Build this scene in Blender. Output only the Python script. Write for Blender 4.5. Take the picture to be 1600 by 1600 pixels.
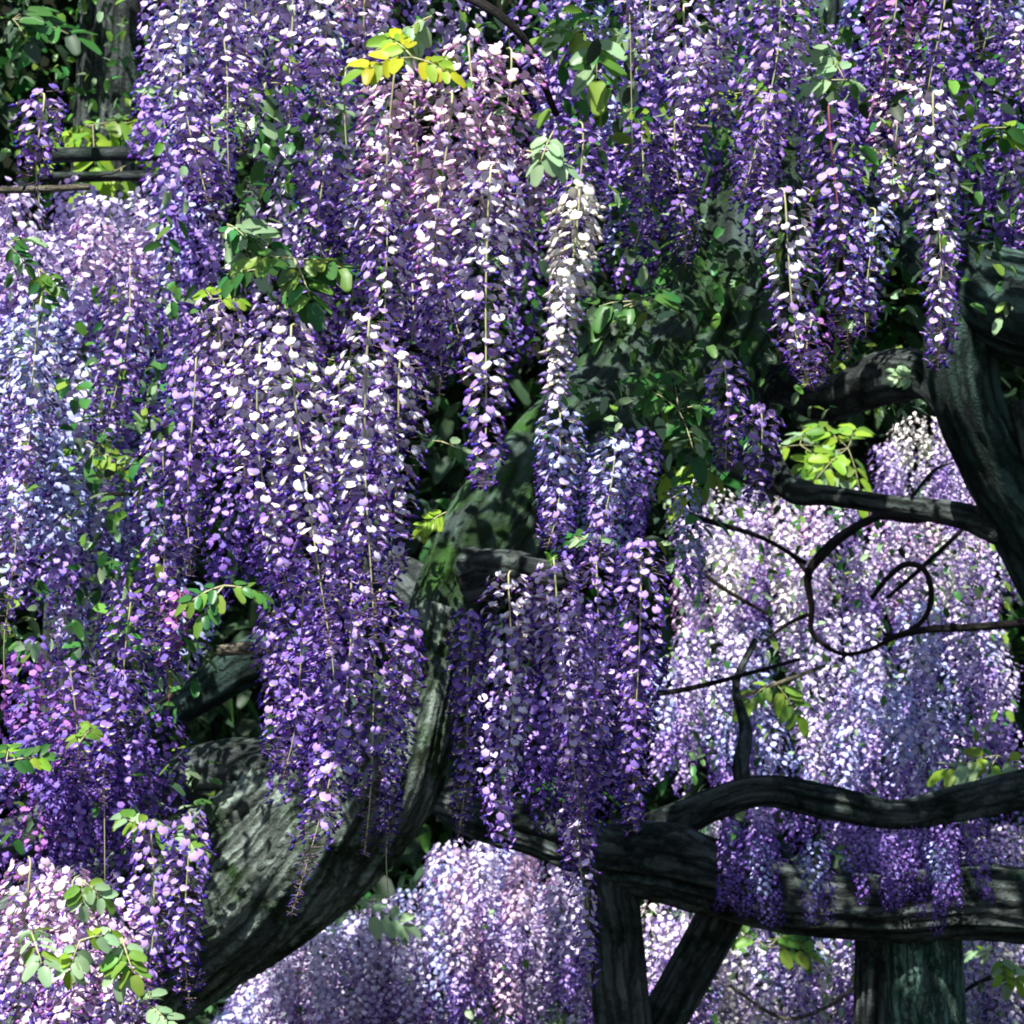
import bpy, math, random
import numpy as np
from mathutils import Vector, Matrix, noise
random.seed(7); np.random.seed(7)
R = math.radians
for o in list(bpy.data.objects): bpy.data.objects.remove(o)
S = bpy.context.scene
COL = S.collection

# ------------------------------------------------------------------ camera, world, sun, exposure
PITCH = R(4.0); CAM = Vector((0, 0, 2.2)); T = math.tan(R(14.0))
cd = bpy.data.cameras.new('camera'); cam = bpy.data.objects.new('camera', cd); COL.objects.link(cam)
cd.angle = R(28.0); cd.clip_end = 400; cd.clip_start = 0.05
cd.dof.use_dof = True; cd.dof.focus_distance = 3.6; cd.dof.aperture_fstop = 13; S.cycles.filter_width = 1.9
cam.location = CAM; cam.rotation_euler = (R(90) + PITCH, 0, 0); S.camera = cam
SUN_EL, SUN_AZ = 57.0, 208.0        # azimuth, clockwise from +Y: behind the camera's left shoulder
w = bpy.data.worlds.new('World'); S.world = w; w.use_nodes = True
wn = w.node_tree.nodes; wl = w.node_tree.links
sky = wn.new('ShaderNodeTexSky'); sky.sky_type = 'NISHITA'; sky.sun_disc = False
sky.sun_elevation = R(SUN_EL); sky.sun_rotation = R(SUN_AZ)
wn['Background'].inputs[1].default_value = 0.07
wl.new(sky.outputs[0], wn['Background'].inputs[0])
sd = bpy.data.lights.new('sun', 'SUN'); sd.energy = 5.0; sd.angle = R(0.5); sd.color = (1.0, 0.965, 0.92)
sun = bpy.data.objects.new('sun', sd); COL.objects.link(sun)
sv = Vector((math.sin(R(SUN_AZ)) * math.cos(R(SUN_EL)), math.cos(R(SUN_AZ)) * math.cos(R(SUN_EL)), math.sin(R(SUN_EL))))
sun.rotation_euler = sv.to_track_quat('Z', 'Y').to_euler()
S.view_settings.view_transform = 'Standard'; S.view_settings.look = 'None'
S.view_settings.exposure = 1.0; S.view_settings.gamma = 1.0
S.cycles.max_bounces = 5; S.cycles.diffuse_bounces = 2; S.cycles.transmission_bounces = 3

FW = Vector((0, math.cos(PITCH), math.sin(PITCH))); UP = Vector((0, -math.sin(PITCH), math.cos(PITCH)))
def at(px, py, D):                  # a point of the photograph (1600 px frame) at depth D metres
    return CAM + D * (FW + Vector((1, 0, 0)) * ((px - 800) / 800 * T) + UP * ((800 - py) / 800 * T))
def mpp(D): return 2 * T * D / 1600     # metres per photograph pixel at depth D

# ------------------------------------------------------------------ materials
def mat(name):
    m = bpy.data.materials.new(name); m.use_nodes = True
    return m, m.node_tree.nodes, m.node_tree.links
def petal(name, col, var=0.25, trans=0.3, huev=0.02, rough=0.55):
    m, n, l = mat(name)
    b = n['Principled BSDF']; b.inputs['Roughness'].default_value = rough
    b.inputs['Specular IOR Level'].default_value = 0.25
    g = n.new('ShaderNodeNewGeometry')
    oi = n.new('ShaderNodeObjectInfo')
    add = n.new('ShaderNodeMath'); add.operation = 'ADD'
    l.new(g.outputs['Random Per Island'], add.inputs[0]); l.new(oi.outputs['Random'], add.inputs[1])
    fr = n.new('ShaderNodeMath'); fr.operation = 'FRACT'; l.new(add.outputs[0], fr.inputs[0])
    vr = n.new('ShaderNodeMapRange'); vr.inputs['To Min'].default_value = 1 - var; vr.inputs['To Max'].default_value = 1 + var * 0.5
    l.new(fr.outputs[0], vr.inputs['Value'])
    m7 = n.new('ShaderNodeMath'); m7.operation = 'MULTIPLY'; m7.inputs[1].default_value = 7.31; l.new(add.outputs[0], m7.inputs[0])
    f7 = n.new('ShaderNodeMath'); f7.operation = 'FRACT'; l.new(m7.outputs[0], f7.inputs[0])
    hr = n.new('ShaderNodeMapRange'); hr.inputs['To Min'].default_value = 0.5 - huev; hr.inputs['To Max'].default_value = 0.5 + huev
    l.new(f7.outputs[0], hr.inputs['Value'])
    h = n.new('ShaderNodeHueSaturation'); h.inputs['Color'].default_value = (*col, 1)
    l.new(hr.outputs[0], h.inputs['Hue']); l.new(vr.outputs[0], h.inputs['Value'])
    tr = n.new('ShaderNodeBsdfTranslucent'); mx = n.new('ShaderNodeMixShader'); mx.inputs[0].default_value = trans
    l.new(h.outputs[0], b.inputs['Base Color']); l.new(h.outputs[0], tr.inputs[0])
    l.new(b.outputs[0], mx.inputs[1]); l.new(tr.outputs[0], mx.inputs[2])
    l.new(mx.outputs[0], n['Material Output'].inputs[0])
    return m
TONES = {  # banner (open petal), wing and keel
 'cream':  ((.92, .89, .82), (.80, .72, .66)),
 'pink':   ((.90, .66, .86), (.46, .17, .52)),
 'white':  ((.80, .75, .94), (.14, .06, .40)),
 'lilac':  ((.68, .54, .91), (.15, .06, .42)),
 'pale':   ((.76, .69, .91), (.36, .25, .60)),  # petals lightened to put haze into the colour of the far banks
 'violet': ((.46, .31, .80), (.10, .035, .36)),
 'blue':   ((.48, .53, .90), (.10, .09, .40)),
 'deep':   ((.23, .13, .52), (.05, .018, .22)),
 'magenta':((.44, .17, .56), (.13, .02, .26)),
}
PM = {}
for k, (a, b) in TONES.items():
    PM[k] = (petal(k + '_banner_petal', a, .38, .14), petal(k + '_keel_petal', b, .4, .1, .03))
THROAT = petal('yellow_white_throat', (.80, .74, .38), .15, .1)
PED = petal('purple_green_pedicel', (.20, .14, .16), .3, 0)
STALK = petal('pale_green_stalk', (.42, .42, .22), .2, 0)
STALKR = petal('reddish_stalk', (.20, .06, .07), .2, 0)
LEAFM = {
 'lime':   petal('yellow_green_leaf', (.30, .50, .05), .3, .4, .02, .4),
 'fresh':  petal('fresh_green_leaf', (.20, .38, .06), .35, .4, .03, .4),
 'mint':   petal('pale_mint_leaf', (.34, .52, .28), .25, .35, .02, .35),
 'green':  petal('green_leaf', (.06, .20, .045), .4, .3, .03, .35),
 'dark':   petal('dark_green_leaf', (.035, .075, .035), .5, .2, .04, .5),
 'yellow': petal('yellow_leaf', (.56, .56, .03), .3, .4, .02, .4),
}
def bark(name, c0, c1, moss, mossamt=.5, scale=9, lich=.5):
    m, n, l = mat(name); b = n['Principled BSDF']; b.inputs['Roughness'].default_value = .85
    b.inputs['Specular IOR Level'].default_value = .2
    tc = n.new('ShaderNodeTexCoord')
    n1 = n.new('ShaderNodeTexNoise'); n1.inputs['Scale'].default_value = scale; n1.inputs['Detail'].default_value = 9; n1.inputs['Roughness'].default_value = .7
    at_ = n.new('ShaderNodeAttribute'); at_.attribute_name = 'ridge'
    mp = n.new('ShaderNodeMapping'); mp.inputs['Scale'].default_value = (1, 1, 1)
    l.new(tc.outputs['Object'], mp.inputs[0]); l.new(mp.outputs[0], n1.inputs['Vector'])
    n2 = n.new('ShaderNodeTexNoise'); n2.inputs['Scale'].default_value = scale * 6; gr = n.new('ShaderNodeAttribute'); gr.attribute_name = 'grain'; n2.inputs['Detail'].default_value = 6; n2.inputs['Roughness'].default_value = .75
    l.new(gr.outputs['Vector'], n2.inputs['Vector'])
    vo = n.new('ShaderNodeTexVoronoi'); vo.feature = 'DISTANCE_TO_EDGE'; vo.inputs['Scale'].default_value = scale * 3.2
    wv = n.new('ShaderNodeVectorMath'); wv.operation = 'MULTIPLY_ADD'; wv.inputs[1].default_value = (.05, .05, .05)
    l.new(n1.outputs['Color'], wv.inputs[0]); l.new(gr.outputs['Vector'], wv.inputs[2]); l.new(wv.outputs[0], vo.inputs['Vector'])
    vr = n.new('ShaderNodeMapRange'); vr.inputs['From Max'].default_value = .18; l.new(vo.outputs['Distance'], vr.inputs['Value'])
    n3 = n.new('ShaderNodeTexNoise'); n3.inputs['Scale'].default_value = scale * 16; n3.inputs['Detail'].default_value = 5; l.new(tc.outputs['Object'], n3.inputs['Vector'])
    r1 = n.new('ShaderNodeValToRGB'); r1.color_ramp.elements[0].position = .35; r1.color_ramp.elements[1].position = .68
    r1.color_ramp.elements[0].color = (*c0, 1); r1.color_ramp.elements[1].color = (*c1, 1)
    av = n.new('ShaderNodeMath'); av.operation = 'ADD'
    sc = n.new('ShaderNodeMath'); sc.operation = 'MULTIPLY'; sc.inputs[1].default_value = .55
    l.new(n2.outputs[0], sc.inputs[0]); l.new(sc.outputs[0], av.inputs[0])
    s2 = n.new('ShaderNodeMath'); s2.operation = 'MULTIPLY'; s2.inputs[1].default_value = .45
    l.new(at_.outputs['Fac'], s2.inputs[0]); l.new(s2.outputs[0], av.inputs[1]); l.new(av.outputs[0], r1.inputs[0])
    r2 = n.new('ShaderNodeValToRGB'); r2.color_ramp.elements[0].position = .62 - mossamt * .3; r2.color_ramp.elements[1].position = .75 - mossamt * .3
    l.new(n1.outputs[0], r2.inputs[0])
    mx = n.new('ShaderNodeMix'); mx.data_type = 'RGBA'; mx.inputs['B'].default_value = (*moss, 1)
    l.new(r2.outputs[0], mx.inputs['Factor']); l.new(r1.outputs[0], mx.inputs['A'])
    mc = n.new('ShaderNodeMix'); mc.data_type = 'RGBA'; mc.blend_type = 'MULTIPLY'
    l.new(mx.outputs['Result'], mc.inputs['A'])
    cm = n.new('ShaderNodeMapRange'); cm.inputs['To Min'].default_value = .35; l.new(vr.outputs[0], cm.inputs['Value'])
    mc.inputs['Factor'].default_value = 1; l.new(cm.outputs[0], mc.inputs['B']); l.new(mc.outputs['Result'], b.inputs['Base Color'])
    bp = n.new('ShaderNodeBump'); bp.inputs['Strength'].default_value = 1.0; bp.inputs['Distance'].default_value = .022
    hh = n.new('ShaderNodeMath'); hh.operation = 'MULTIPLY_ADD'; hh.inputs[1].default_value = .45
    l.new(vr.outputs[0], hh.inputs[0]); l.new(av.outputs[0], hh.inputs[2])
    h2 = n.new('ShaderNodeMath'); h2.operation = 'MULTIPLY_ADD'; h2.inputs[1].default_value = .3
    l.new(n3.outputs[0], h2.inputs[0]); l.new(hh.outputs[0], h2.inputs[2]); l.new(h2.outputs[0], bp.inputs['Height']); l.new(bp.outputs[0], b.inputs['Normal'])
    return m
BARK_PALE = bark('lichened_grey_green_bark', (.02, .032, .028), (.32, .40, .34), (.03, .07, .02), .45)
BARK_MOSS = bark('mossy_dark_bark', (.012, .02, .02), (.10, .15, .13), (.03, .085, .015), .6, 5)
BARK_DARK = bark('dark_bark_lit_ridges', (.008, .012, .012), (.14, .17, .16), (.012, .03, .02), .4)  # ridge colour raised to paint broken highlights along the dark limbs
BARK_TEAL = bark('mossy_blue_green_bark', (.010, .018, .018), (.085, .15, .13), (.02, .055, .04), .5)
BARK_POST = bark('algae_green_post_bark', (.02, .04, .035), (.24, .42, .34), (.05, .14, .09), .5, 14)
BARK_TWIG = bark('dark_brown_twig_bark', (.02, .017, .015), (.07, .06, .055), (.03, .04, .025), .2, 20)
WOOD = bark('weathered_pale_bamboo', (.22, .20, .14), (.48, .44, .32), (.2, .2, .12), .1, 20)

# ------------------------------------------------------------------ mesh helpers
def mesh(name, V, F, mats, mi=None, smooth=False, attr=None):
    me = bpy.data.meshes.new(name); me.from_pydata([tuple(v) for v in V], [], [tuple(f) for f in F])
    for m in mats: me.materials.append(m)
    if mi is not None: me.polygons.foreach_set('material_index', list(mi))
    if smooth: me.polygons.foreach_set('use_smooth', [True] * len(me.polygons))
    if attr is not None:
        a = me.attributes.new('ridge', 'FLOAT', 'POINT'); a.data.foreach_set('value', attr)
    me.update(); return me
def tri_mesh(name, V, F, MI, mats):          # numpy triangles
    me = bpy.data.meshes.new(name); nv, nf = len(V), len(F)
    me.vertices.add(nv); me.vertices.foreach_set('co', V.astype(np.float32).ravel())
    me.loops.add(nf * 3); me.loops.foreach_set('vertex_index', F.astype(np.int32).ravel())
    me.polygons.add(nf); me.polygons.foreach_set('loop_start', np.arange(0, nf * 3, 3, dtype=np.int32))
    me.polygons.foreach_set('loop_total', np.full(nf, 3, dtype=np.int32))
    me.polygons.foreach_set('material_index', MI.astype(np.int32))
    for m in mats: me.materials.append(m)
    me.update(calc_edges=True); return me
def link(name, data, parent=None, loc=None, M=None, label=None, cat=None, group=None, kind=None):
    o = bpy.data.objects.new(name, data); COL.objects.link(o)
    if loc is not None: o.location = loc
    if parent is not None: o.parent = parent
    if M is not None: o.matrix_local = M
    if label: o['label'] = label
    if cat: o['category'] = cat
    if group: o['group'] = group
    if kind: o['kind'] = kind
    return o

def catmull(P, n):
    P = np.array(P, float); m = len(P); out = []
    Q = np.vstack([2 * P[0] - P[1], P, 2 * P[-1] - P[-2]])
    for i in range(n):
        s = i / (n - 1) * (m - 1); k = min(int(s), m - 2); t = s - k
        a, b, c, d = Q[k:k + 4]
        out.append(.5 * ((2 * b) + (-a + c) * t + (2 * a - 5 * b + 4 * c - d) * t * t + (-a + 3 * b - 3 * c + d) * t ** 3))
    return np.array(out)
def sweep(name, P, sides, rings, m, amp=0.0, freq=2.2, twist=0.0, seed=0, lump=0.0, knots=0):
    """a limb swept along P = [(x,y,z,r)], its bark raised in lengthwise ridges"""
    C = catmull(P, rings); V = []; A = []; F = []; UVW = []
    X = C[:, :3]; tang = np.gradient(X, axis=0)
    nrm = None; s = 0
    off = Vector((seed * 3.7, seed * 1.3, seed * 5.1))
    for i in range(rings):
        t = Vector(tang[i]).normalized()
        if nrm is None:
            nrm = t.cross(Vector((0, 1, .1))).normalized()
        nrm = (nrm - t * nrm.dot(t)).normalized(); bn = t.cross(nrm)
        if i: s += float(np.linalg.norm(X[i] - X[i - 1]))
        r0 = C[i, 3]
        for j in range(sides):
            a = 2 * math.pi * j / sides
            aa = a + twist * s
            d = nrm * math.cos(a) + bn * math.sin(a)
            h = 0
            if amp:
                q = Vector((math.cos(aa) * freq, math.sin(aa) * freq, s * (1.6 if sides < 100 else .9))) + off
                wv = noise.noise(q * .8 + Vector((9, 2, 1))) * .9
                q2 = q + Vector((wv, wv * .6, 0))
                h = (1 - 2.6 * abs(noise.noise(q2))) * .6 + .4 * noise.noise(q2 * 2.7) + .25 * noise.noise(Vector((q2.x * 5, q2.y * 5, q2.z * 4)))
            lm = noise.noise(Vector((math.cos(a), math.sin(a), s * 3.0)) * .9 + off) * lump
            rr = r0 * (1 + amp * h + lm)
            V.append(Vector(X[i]) + d * rr); A.append(.5 + .5 * h); UVW += [math.cos(aa) * max(r0, .02), math.sin(aa) * max(r0, .02), s * .11 + seed]
    for i in range(rings - 1):
        for j in range(sides):
            k = (j + 1) % sides
            F.append((i * sides + j, i * sides + k, (i + 1) * sides + k, (i + 1) * sides + j))
    F.append(tuple(range(sides - 1, -1, -1))); F.append(tuple((rings - 1) * sides + j for j in range(sides)))
    me = mesh(name, V, F, [m], smooth=True, attr=A)
    a = me.attributes.new('grain', 'FLOAT_VECTOR', 'POINT'); a.data.foreach_set('vector', UVW)
    return me
def px_path(L):      # [(px,py,D,rpx)] -> [(x,y,z,r)]
    return [(*at(x, y, D), r * mpp(D)) for x, y, D, r in L]

# ------------------------------------------------------------------ florets
def tube3(V, F, MI, a, b, ra, rb, mi, n=3):
    a, b = Vector(a), Vector(b); t = (b - a).normalized(); u = t.orthogonal().normalized(); v = t.cross(u)
    o = len(V)
    for c, r in ((a, ra), (b, rb)):
        for k in range(n):
            g = 2 * math.pi * k / n; V.append(c + (u * math.cos(g) + v * math.sin(g)) * r)
    for k in range(n):
        j = (k + 1) % n
        F.append((o + k, o + j, o + n + j)); F.append((o + k, o + n + j, o + n + k)); MI += [mi, mi]
def floret_arrays(kind, seed=0, low=False):
    rnd = random.Random(seed); V, F, MI = [], [], []
    j = lambda s: rnd.uniform(-s, s)
    if kind in ('open', 'half'):
        ws, cup, hs = (1, 1, 1) if kind == 'open' else (.62, -.7, .8)
        if not low:
            rows = [(0, .003), (.2, .0075), (.42, .0108), (.76, .0115), (1, .0065)]; cols = (-1, 0, 1)
        else:
            rows = [(0, .005), (.55, .0125), (1, .007)]; cols = (-1, 1)
        for v, wd in rows:
            for u in cols:
                x = .008 - v * v * .013 * cup - abs(u) * .0035 * cup + (0 if abs(u) else .001)
                z = v * .0155 * hs - (.0025 if (v == 1 and u == 0) else 0)
                V.append(Vector((x + j(.001), u * wd * ws + j(.0008), z + j(.0008))))
        nc = len(cols)
        for r in range(len(rows) - 1):
            for c in range(nc - 1):
                a = r * nc + c
                F += [(a, a + 1, a + nc + 1), (a, a + nc + 1, a + nc)]; MI += [3, 3] if (r == 0 and not low) else [0, 0]
    o = len(V); sc = {'open': 1, 'half': .95, 'bud': .62}[kind]
    q = [(0, 0, 0), (.008, .0045, -.001), (.008, -.0045, -.001), (.009, 0, -.0105), (.0175, 0, -.0085)]
    if kind == 'bud': q = [(0, 0, 0), (.008, .0045, .002), (.008, -.0045, .002), (.008, 0, -.0055), (.019, 0, -.003)]
    for p in q: V.append(Vector(p) * sc + Vector((.004 if kind != 'bud' else 0, j(.0008), 0)))
    for f in ((0, 1, 2), (0, 3, 1), (0, 2, 3), (4, 2, 1), (4, 1, 3), (4, 3, 2)): F.append(tuple(o + i for i in f)); MI.append(1)
    if not low: tube3(V, F, MI, (-.022, 0, .001), (.005, 0, 0), .0009, .0014, 2)
    return np.array([tuple(v) for v in V]), np.array(F), np.array(MI)
FA = {(k, s, lo): floret_arrays(k, s, lo) for k in ('open', 'half', 'bud') for s in (0, 1, 2) for lo in (False, True)}
FM = {}
def floret_mesh(kind, s, tone):
    key = (kind, s, tone)
    if key not in FM:
        V, F, MI = FA[(kind, s, False)]
        FM[key] = tri_mesh('floret_' + kind + '_' + tone, V, F, MI, [*PM[tone], PED, THROAT])
    return FM[key]
DARKER = {'white': 'violet', 'cream': 'pale', 'pale': 'lilac', 'pink': 'lilac', 'lilac': 'violet', 'violet': 'deep', 'blue': 'violet', 'deep': 'deep', 'magenta': 'deep'}

def layout(L, W, seed, openf=.8, dens=1.0, fs=1.0, sparse=0.0):
    """florets of one hanging raceme: list of (kind, variant, t, 4x4)"""
    rnd = random.Random(seed); n = max(10, min(300, int(L / .0027 * dens))); out = []
    bx, by = rnd.uniform(-.08, .08) * L * 2, rnd.uniform(-.05, .05) * L * 2
    wob = rnd.uniform(0, 6)
    def axis(t): return Vector((bx * t * t + .008 * math.sin(wob + t * 4), by * t * t + .006 * math.cos(wob + t * 5), -L * t))
    ph = rnd.uniform(0, 6)
    for i in range(n):
        t = (i + rnd.uniform(-.6, .6)) / n; t = min(1, max(0, t))
        if rnd.random() < sparse: continue
        ph += 2.39996 + rnd.uniform(-.35, .35)
        prof = (.72 + 2.8 * min(t, .1)) * (1 - .55 * max(0, t - .25) / .75) * (1 - .35 * max(0, t - .85) / .15)
        rr = W / 2 * prof * rnd.uniform(.78, 1.1)
        k = 'open' if t < openf * rnd.uniform(.9, 1.06) else ('half' if t < openf * 1.15 else 'bud')
        if k == 'bud': rr *= .7
        s = fs * rnd.uniform(.62, .94)
        rad = max(.006, rr - .012 * s)
        p = axis(t) + Vector((math.cos(ph) * rad, math.sin(ph) * rad, rnd.uniform(-.006, .006)))
        M = Matrix.Translation(p) @ Matrix.Rotation(ph + rnd.uniform(-.5, .5), 4, 'Z') @ Matrix.Rotation(rnd.uniform(-.35, .5), 4, 'Y') @ Matrix.Rotation(rnd.uniform(-.5, .5), 4, 'X') @ Matrix.Scale(s, 4)
        out.append((k, rnd.randrange(3), t, M))
    return out, axis
def join_florets(items, low):
    """items: (kind, variant, M, matbase) -> arrays"""
    Vs, Fs, Ms, o = [], [], [], 0
    for k, s, M, mb in items:
        V, F, MI = FA[(k, s, low)]; A = np.array(M)
        Vs.append(V @ A[:3, :3].T + A[:3, 3]); Fs.append(F + o)
        mi = MI.copy(); mi[MI < 2] += mb; mi[MI == 2] = 4; mi[MI == 3] = 5; Ms.append(mi); o += len(V)
    return np.vstack(Vs), np.vstack(Fs), np.concatenate(Ms)
def stalk_mesh(axis, top, tail, L, m, r=.0016):
    P = [(.0, .02, top, r * 1.1)] if top > 0 else []
    P += [(*axis(t), r * (1.2 - .6 * t)) for t in np.linspace(0, 1, 6)]
    if tail > 0:
        e = axis(1); P.append((e.x + .004, e.y, e.z - tail, r * .5))
    return sweep('stalk', P, 5, 14 if tail <= 0 else 18, m)

N_FLORET = [0]
def raceme(px, y0, y1, wpx, tone, D, near, label, tail=0, openf=.8, dens=1, sparse=0, group=None, seed=None, top=.010, red=False):
    s = mpp(D); L = (y1 - y0) * s; W = wpx * s; seed = seed if seed is not None else int(px * 7 + y0 * 3 + 11)
    lay, axis = layout(L, W, seed, openf, dens, sparse=sparse)
    root = link('wisteria_raceme', None, loc=at(px, y0, D), label=label, cat='flower cluster', group=group)
    root.empty_display_size = .05
    link('stalk', stalk_mesh(axis, top, tail * s, L, STALKR if red else STALK), root)
    if near:
        mixr = random.Random(seed + 5)
        for k, v, t, M in lay:
            tn = tone if (k == 'open' and mixr.random() < .93 - .75 * min(1, max(0, (t - .3) / .6))) else DARKER[tone]
            o = bpy.data.objects.new('floret', floret_mesh(k, v, tn)); COL.objects.link(o)
            o.parent = root; o.matrix_local = M; N_FLORET[0] += 1
    else:
        V, F, MI = join_florets([(k, v, M, 0 if (k == 'open' and random.random() < .93 - .75 * min(1, max(0, (t - .3) / .6))) else 2) for k, v, t, M in lay], False)
        d = DARKER[tone]
        link('florets', tri_mesh('florets', V, F, MI, [*PM[tone], *PM[d], PED, THROAT]), root, kind='stuff')
    return root

# ------------------------------------------------------------------ the setting
def ground():
    n = 90; V = []; F = []
    for i in range(n + 1):
        for j in range(n + 1):
            x = -60 + 120 * i / n; y = -20 + 110 * j / n
            z = .12 * noise.noise(Vector((x * .4, y * .4, 0)))
            if y > 14: z += 11 * (1 - math.exp(-((y - 14) / 5) ** 2)) + 1.2 * noise.noise(Vector((x * .12, y * .12, 3)))
            V.append((x, y, z))
    for i in range(n):
        for j in range(n):
            a = i * (n + 1) + j; F.append((a, a + n + 1, a + n + 2, a + 1))
    m, nn, l = mat('dark_leaf_litter'); b = nn['Principled BSDF']; b.inputs['Roughness'].default_value = 1; b.inputs['Specular IOR Level'].default_value = 0
    t = nn.new('ShaderNodeTexNoise'); t.inputs['Scale'].default_value = 60; t.inputs['Detail'].default_value = 8
    r = nn.new('ShaderNodeValToRGB'); r.color_ramp.elements[0].color = (.004, .006, .004, 1); r.color_ramp.elements[1].color = (.018, .02, .012, 1)
    tc = nn.new('ShaderNodeTexCoord'); l.new(tc.outputs['Object'], t.inputs['Vector'])
    l.new(t.outputs[0], r.inputs[0]); l.new(r.outputs[0], b.inputs['Base Color'])
    link('ground', mesh('ground', V, F, [m], smooth=True), kind='structure')
ground()

# leaves
def leaflet_arrays(seed=0, L=.05, Wd=.019):
    rnd = random.Random(seed); V = []; F = []
    rows = [(0, 0), (.2, .75), (.5, 1), (.8, .6), (1, 0)]
    for v, wd in rows:
        z = -.010 * v * v * (L / .05) + rnd.uniform(-.001, .001)
        V += [(v * L, -wd * Wd / 1.6, z + .004 * wd), (v * L, 0, z), (v * L, wd * Wd / 1.6, z + .004 * wd)]
    for r in range(4):
        for c in range(2):
            a = r * 3 + c; F += [(a, a + 1, a + 4), (a, a + 4, a + 3)]
    return np.array(V), np.array(F)
LA = [leaflet_arrays(i) for i in range(3)]
LMESH = {}
def leaflet_mesh(i, tone):
    if (i, tone) not in LMESH:
        V, F = LA[i]; LMESH[(i, tone)] = tri_mesh('leaflet', V, F, np.zeros(len(F)), [LEAFM[tone]])
    return LMESH[(i, tone)]
def compound(rnd, n=9, L=.2, sc=1.0):
    """leaflet matrices of one pinnate leaf along +X, drooping"""
    out = []; k = n // 2
    def rach(t): return Vector((L * t, 0, -.35 * L * t * t))
    for i in range(k):
        t = .3 + .62 * i / max(1, k - 1)
        for sgn in (-1, 1):
            M = Matrix.Translation(rach(t)) @ Matrix.Rotation(sgn * rnd.uniform(.8, 1.25), 4, 'Z') @ Matrix.Rotation(rnd.uniform(.0, .6), 4, 'Y') @ Matrix.Rotation(rnd.uniform(-.4, .4), 4, 'X') @ Matrix.Scale(sc * rnd.uniform(.8, 1.1), 4)
            out.append(M)
    out.append(Matrix.Translation(rach(1)) @ Matrix.Rotation(.5, 4, 'Y') @ Matrix.Scale(sc * 1.1, 4))
    return out, rach
def leaf_spray(px, py, D, size, tone, nl, label, tone2=None, nleaf=9, group=None, face=None):
    rnd = random.Random(int(px * 3 + py)); root = link('leaf_spray', None, loc=at(px, py, D), label=label, cat='leaves', group=group)
    s = size * mpp(D); root.empty_display_size = .05
    for q in range(nl):
        az = rnd.uniform(0, 6.28); Lr = s * rnd.uniform(.55, .85)
        B = Matrix.Rotation(rnd.uniform(.5, 1.1), 4, 'X') @ Matrix.Rotation(az, 4, 'Z') @ Matrix.Rotation(rnd.uniform(-.4, .4), 4, 'Y')
        ms, rach = compound(rnd, nleaf, Lr, max(.7, min(1.9, Lr / .075)))
        st = link('leaf_stalk', sweep('leaf_stalk', [(*(B @ rach(t)), .0016) for t in (0, .5, 1)], 4, 5, STALK), root)
        for M in ms:
            tn = tone if (tone2 is None or rnd.random() < .6) else tone2
            o = bpy.data.objects.new('leaflet', leaflet_mesh(rnd.randrange(3), tn)); COL.objects.link(o); o.parent = root; o.matrix_local = B @ M
    return root
def join_leaves(name, pts, tone_list, label=None, cat=None, scale=1.0, seed=1, kind='stuff', aim=None):
    """many single leaves in one object; pts = [(Vector, size)]"""
    rnd = random.Random(seed); Vs, Fs, Ms, o = [], [], [], 0
    for p, s in pts:
        V, F = LA[rnd.randrange(3)]
        M = Matrix.Translation(p) @ Matrix.Rotation(rnd.uniform(0, 6.28), 4, 'Z') @ Matrix.Rotation(rnd.uniform(-.3, 1.2), 4, 'Y') @ Matrix.Rotation(rnd.uniform(-.9, .9), 4, 'X') @ Matrix.Scale(s, 4)
        A = np.array(M); Vs.append(V @ A[:3, :3].T + A[:3, 3]); Fs.append(F + o); o += len(V)
        Ms.append(np.full(len(F), rnd.randrange(len(tone_list))))
    me = tri_mesh(name, np.vstack(Vs), np.vstack(Fs), np.concatenate(Ms), [LEAFM[t] for t in tone_list])
    return link(name, me, label=label, cat=cat, kind=kind)

# woods on the hillside behind, and a leafy canopy added overhead, out of view, to shape sun and shade
def woods():
    rnd = random.Random(3); pts = []
    for i in range(42000):
        x = rnd.uniform(-9, 9); z = rnd.uniform(-.2, 8); y = 13.2 + rnd.uniform(0, 1.5) + .8 * noise.noise(Vector((x * .7, z * .7, 0))) + max(0, z - 3) * .25
        pts.append((Vector((x, y, z)), rnd.uniform(3.5, 6)))
    join_leaves('distant_foliage', pts, ['dark', 'dark', 'dark', 'dark', 'green'], 'dark leafy undergrowth far behind all the blossom', 'foliage')
def undergrowth():
    rnd = random.Random(4); pts = []
    for i in range(9000):
        y = rnd.uniform(8.6, 14.5); x = rnd.uniform(-5, 5)
        pts.append((Vector((x, y, rnd.uniform(.05, .55) + max(0, (y - 12)) * .15)), rnd.uniform(2.2, 4)))
    join_leaves('undergrowth', pts, ['dark', 'dark', 'green'], 'low dark leafy plants covering the ground', 'ground cover', seed=6)
woods(); undergrowth()
def roof():
    rnd = random.Random(5); pts = []
    while len(pts) < 13000:
        x = rnd.uniform(-5, 5); y = rnd.uniform(3.7, 14.5)
        zt = CAM.z + y * .33 + .12 + rnd.uniform(0, .35)
        zt = max(zt, 3.35)
        if noise.noise(Vector((x * .9, y * .9, 7))) < ROOF_T(x, y): continue
        pts.append((Vector((x, y, zt)), rnd.uniform(2.2, 3.4)))
    join_leaves('shade_canopy', pts, ['green', 'dark', 'green'], 'leafy canopy added overhead out of view to shade and dapple the scene', 'foliage')
def ROOF_T(x, y):  # leaf gaps and dense patches placed to steer sun and shade below
    if y > 10.2: return -9
    if y < 5.4 and x > -.9: return -.12 + .35 * noise.noise(Vector((x * 4, y * 4, 2)))
    if x < -.9 and 6.9 < y < 8.3: return -9
    if (x - .7) ** 2 + (y - 6.8) ** 2 < .8: return 9
    return .5 if x < -.8 and y < 6.9 else .34
roof()

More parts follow.
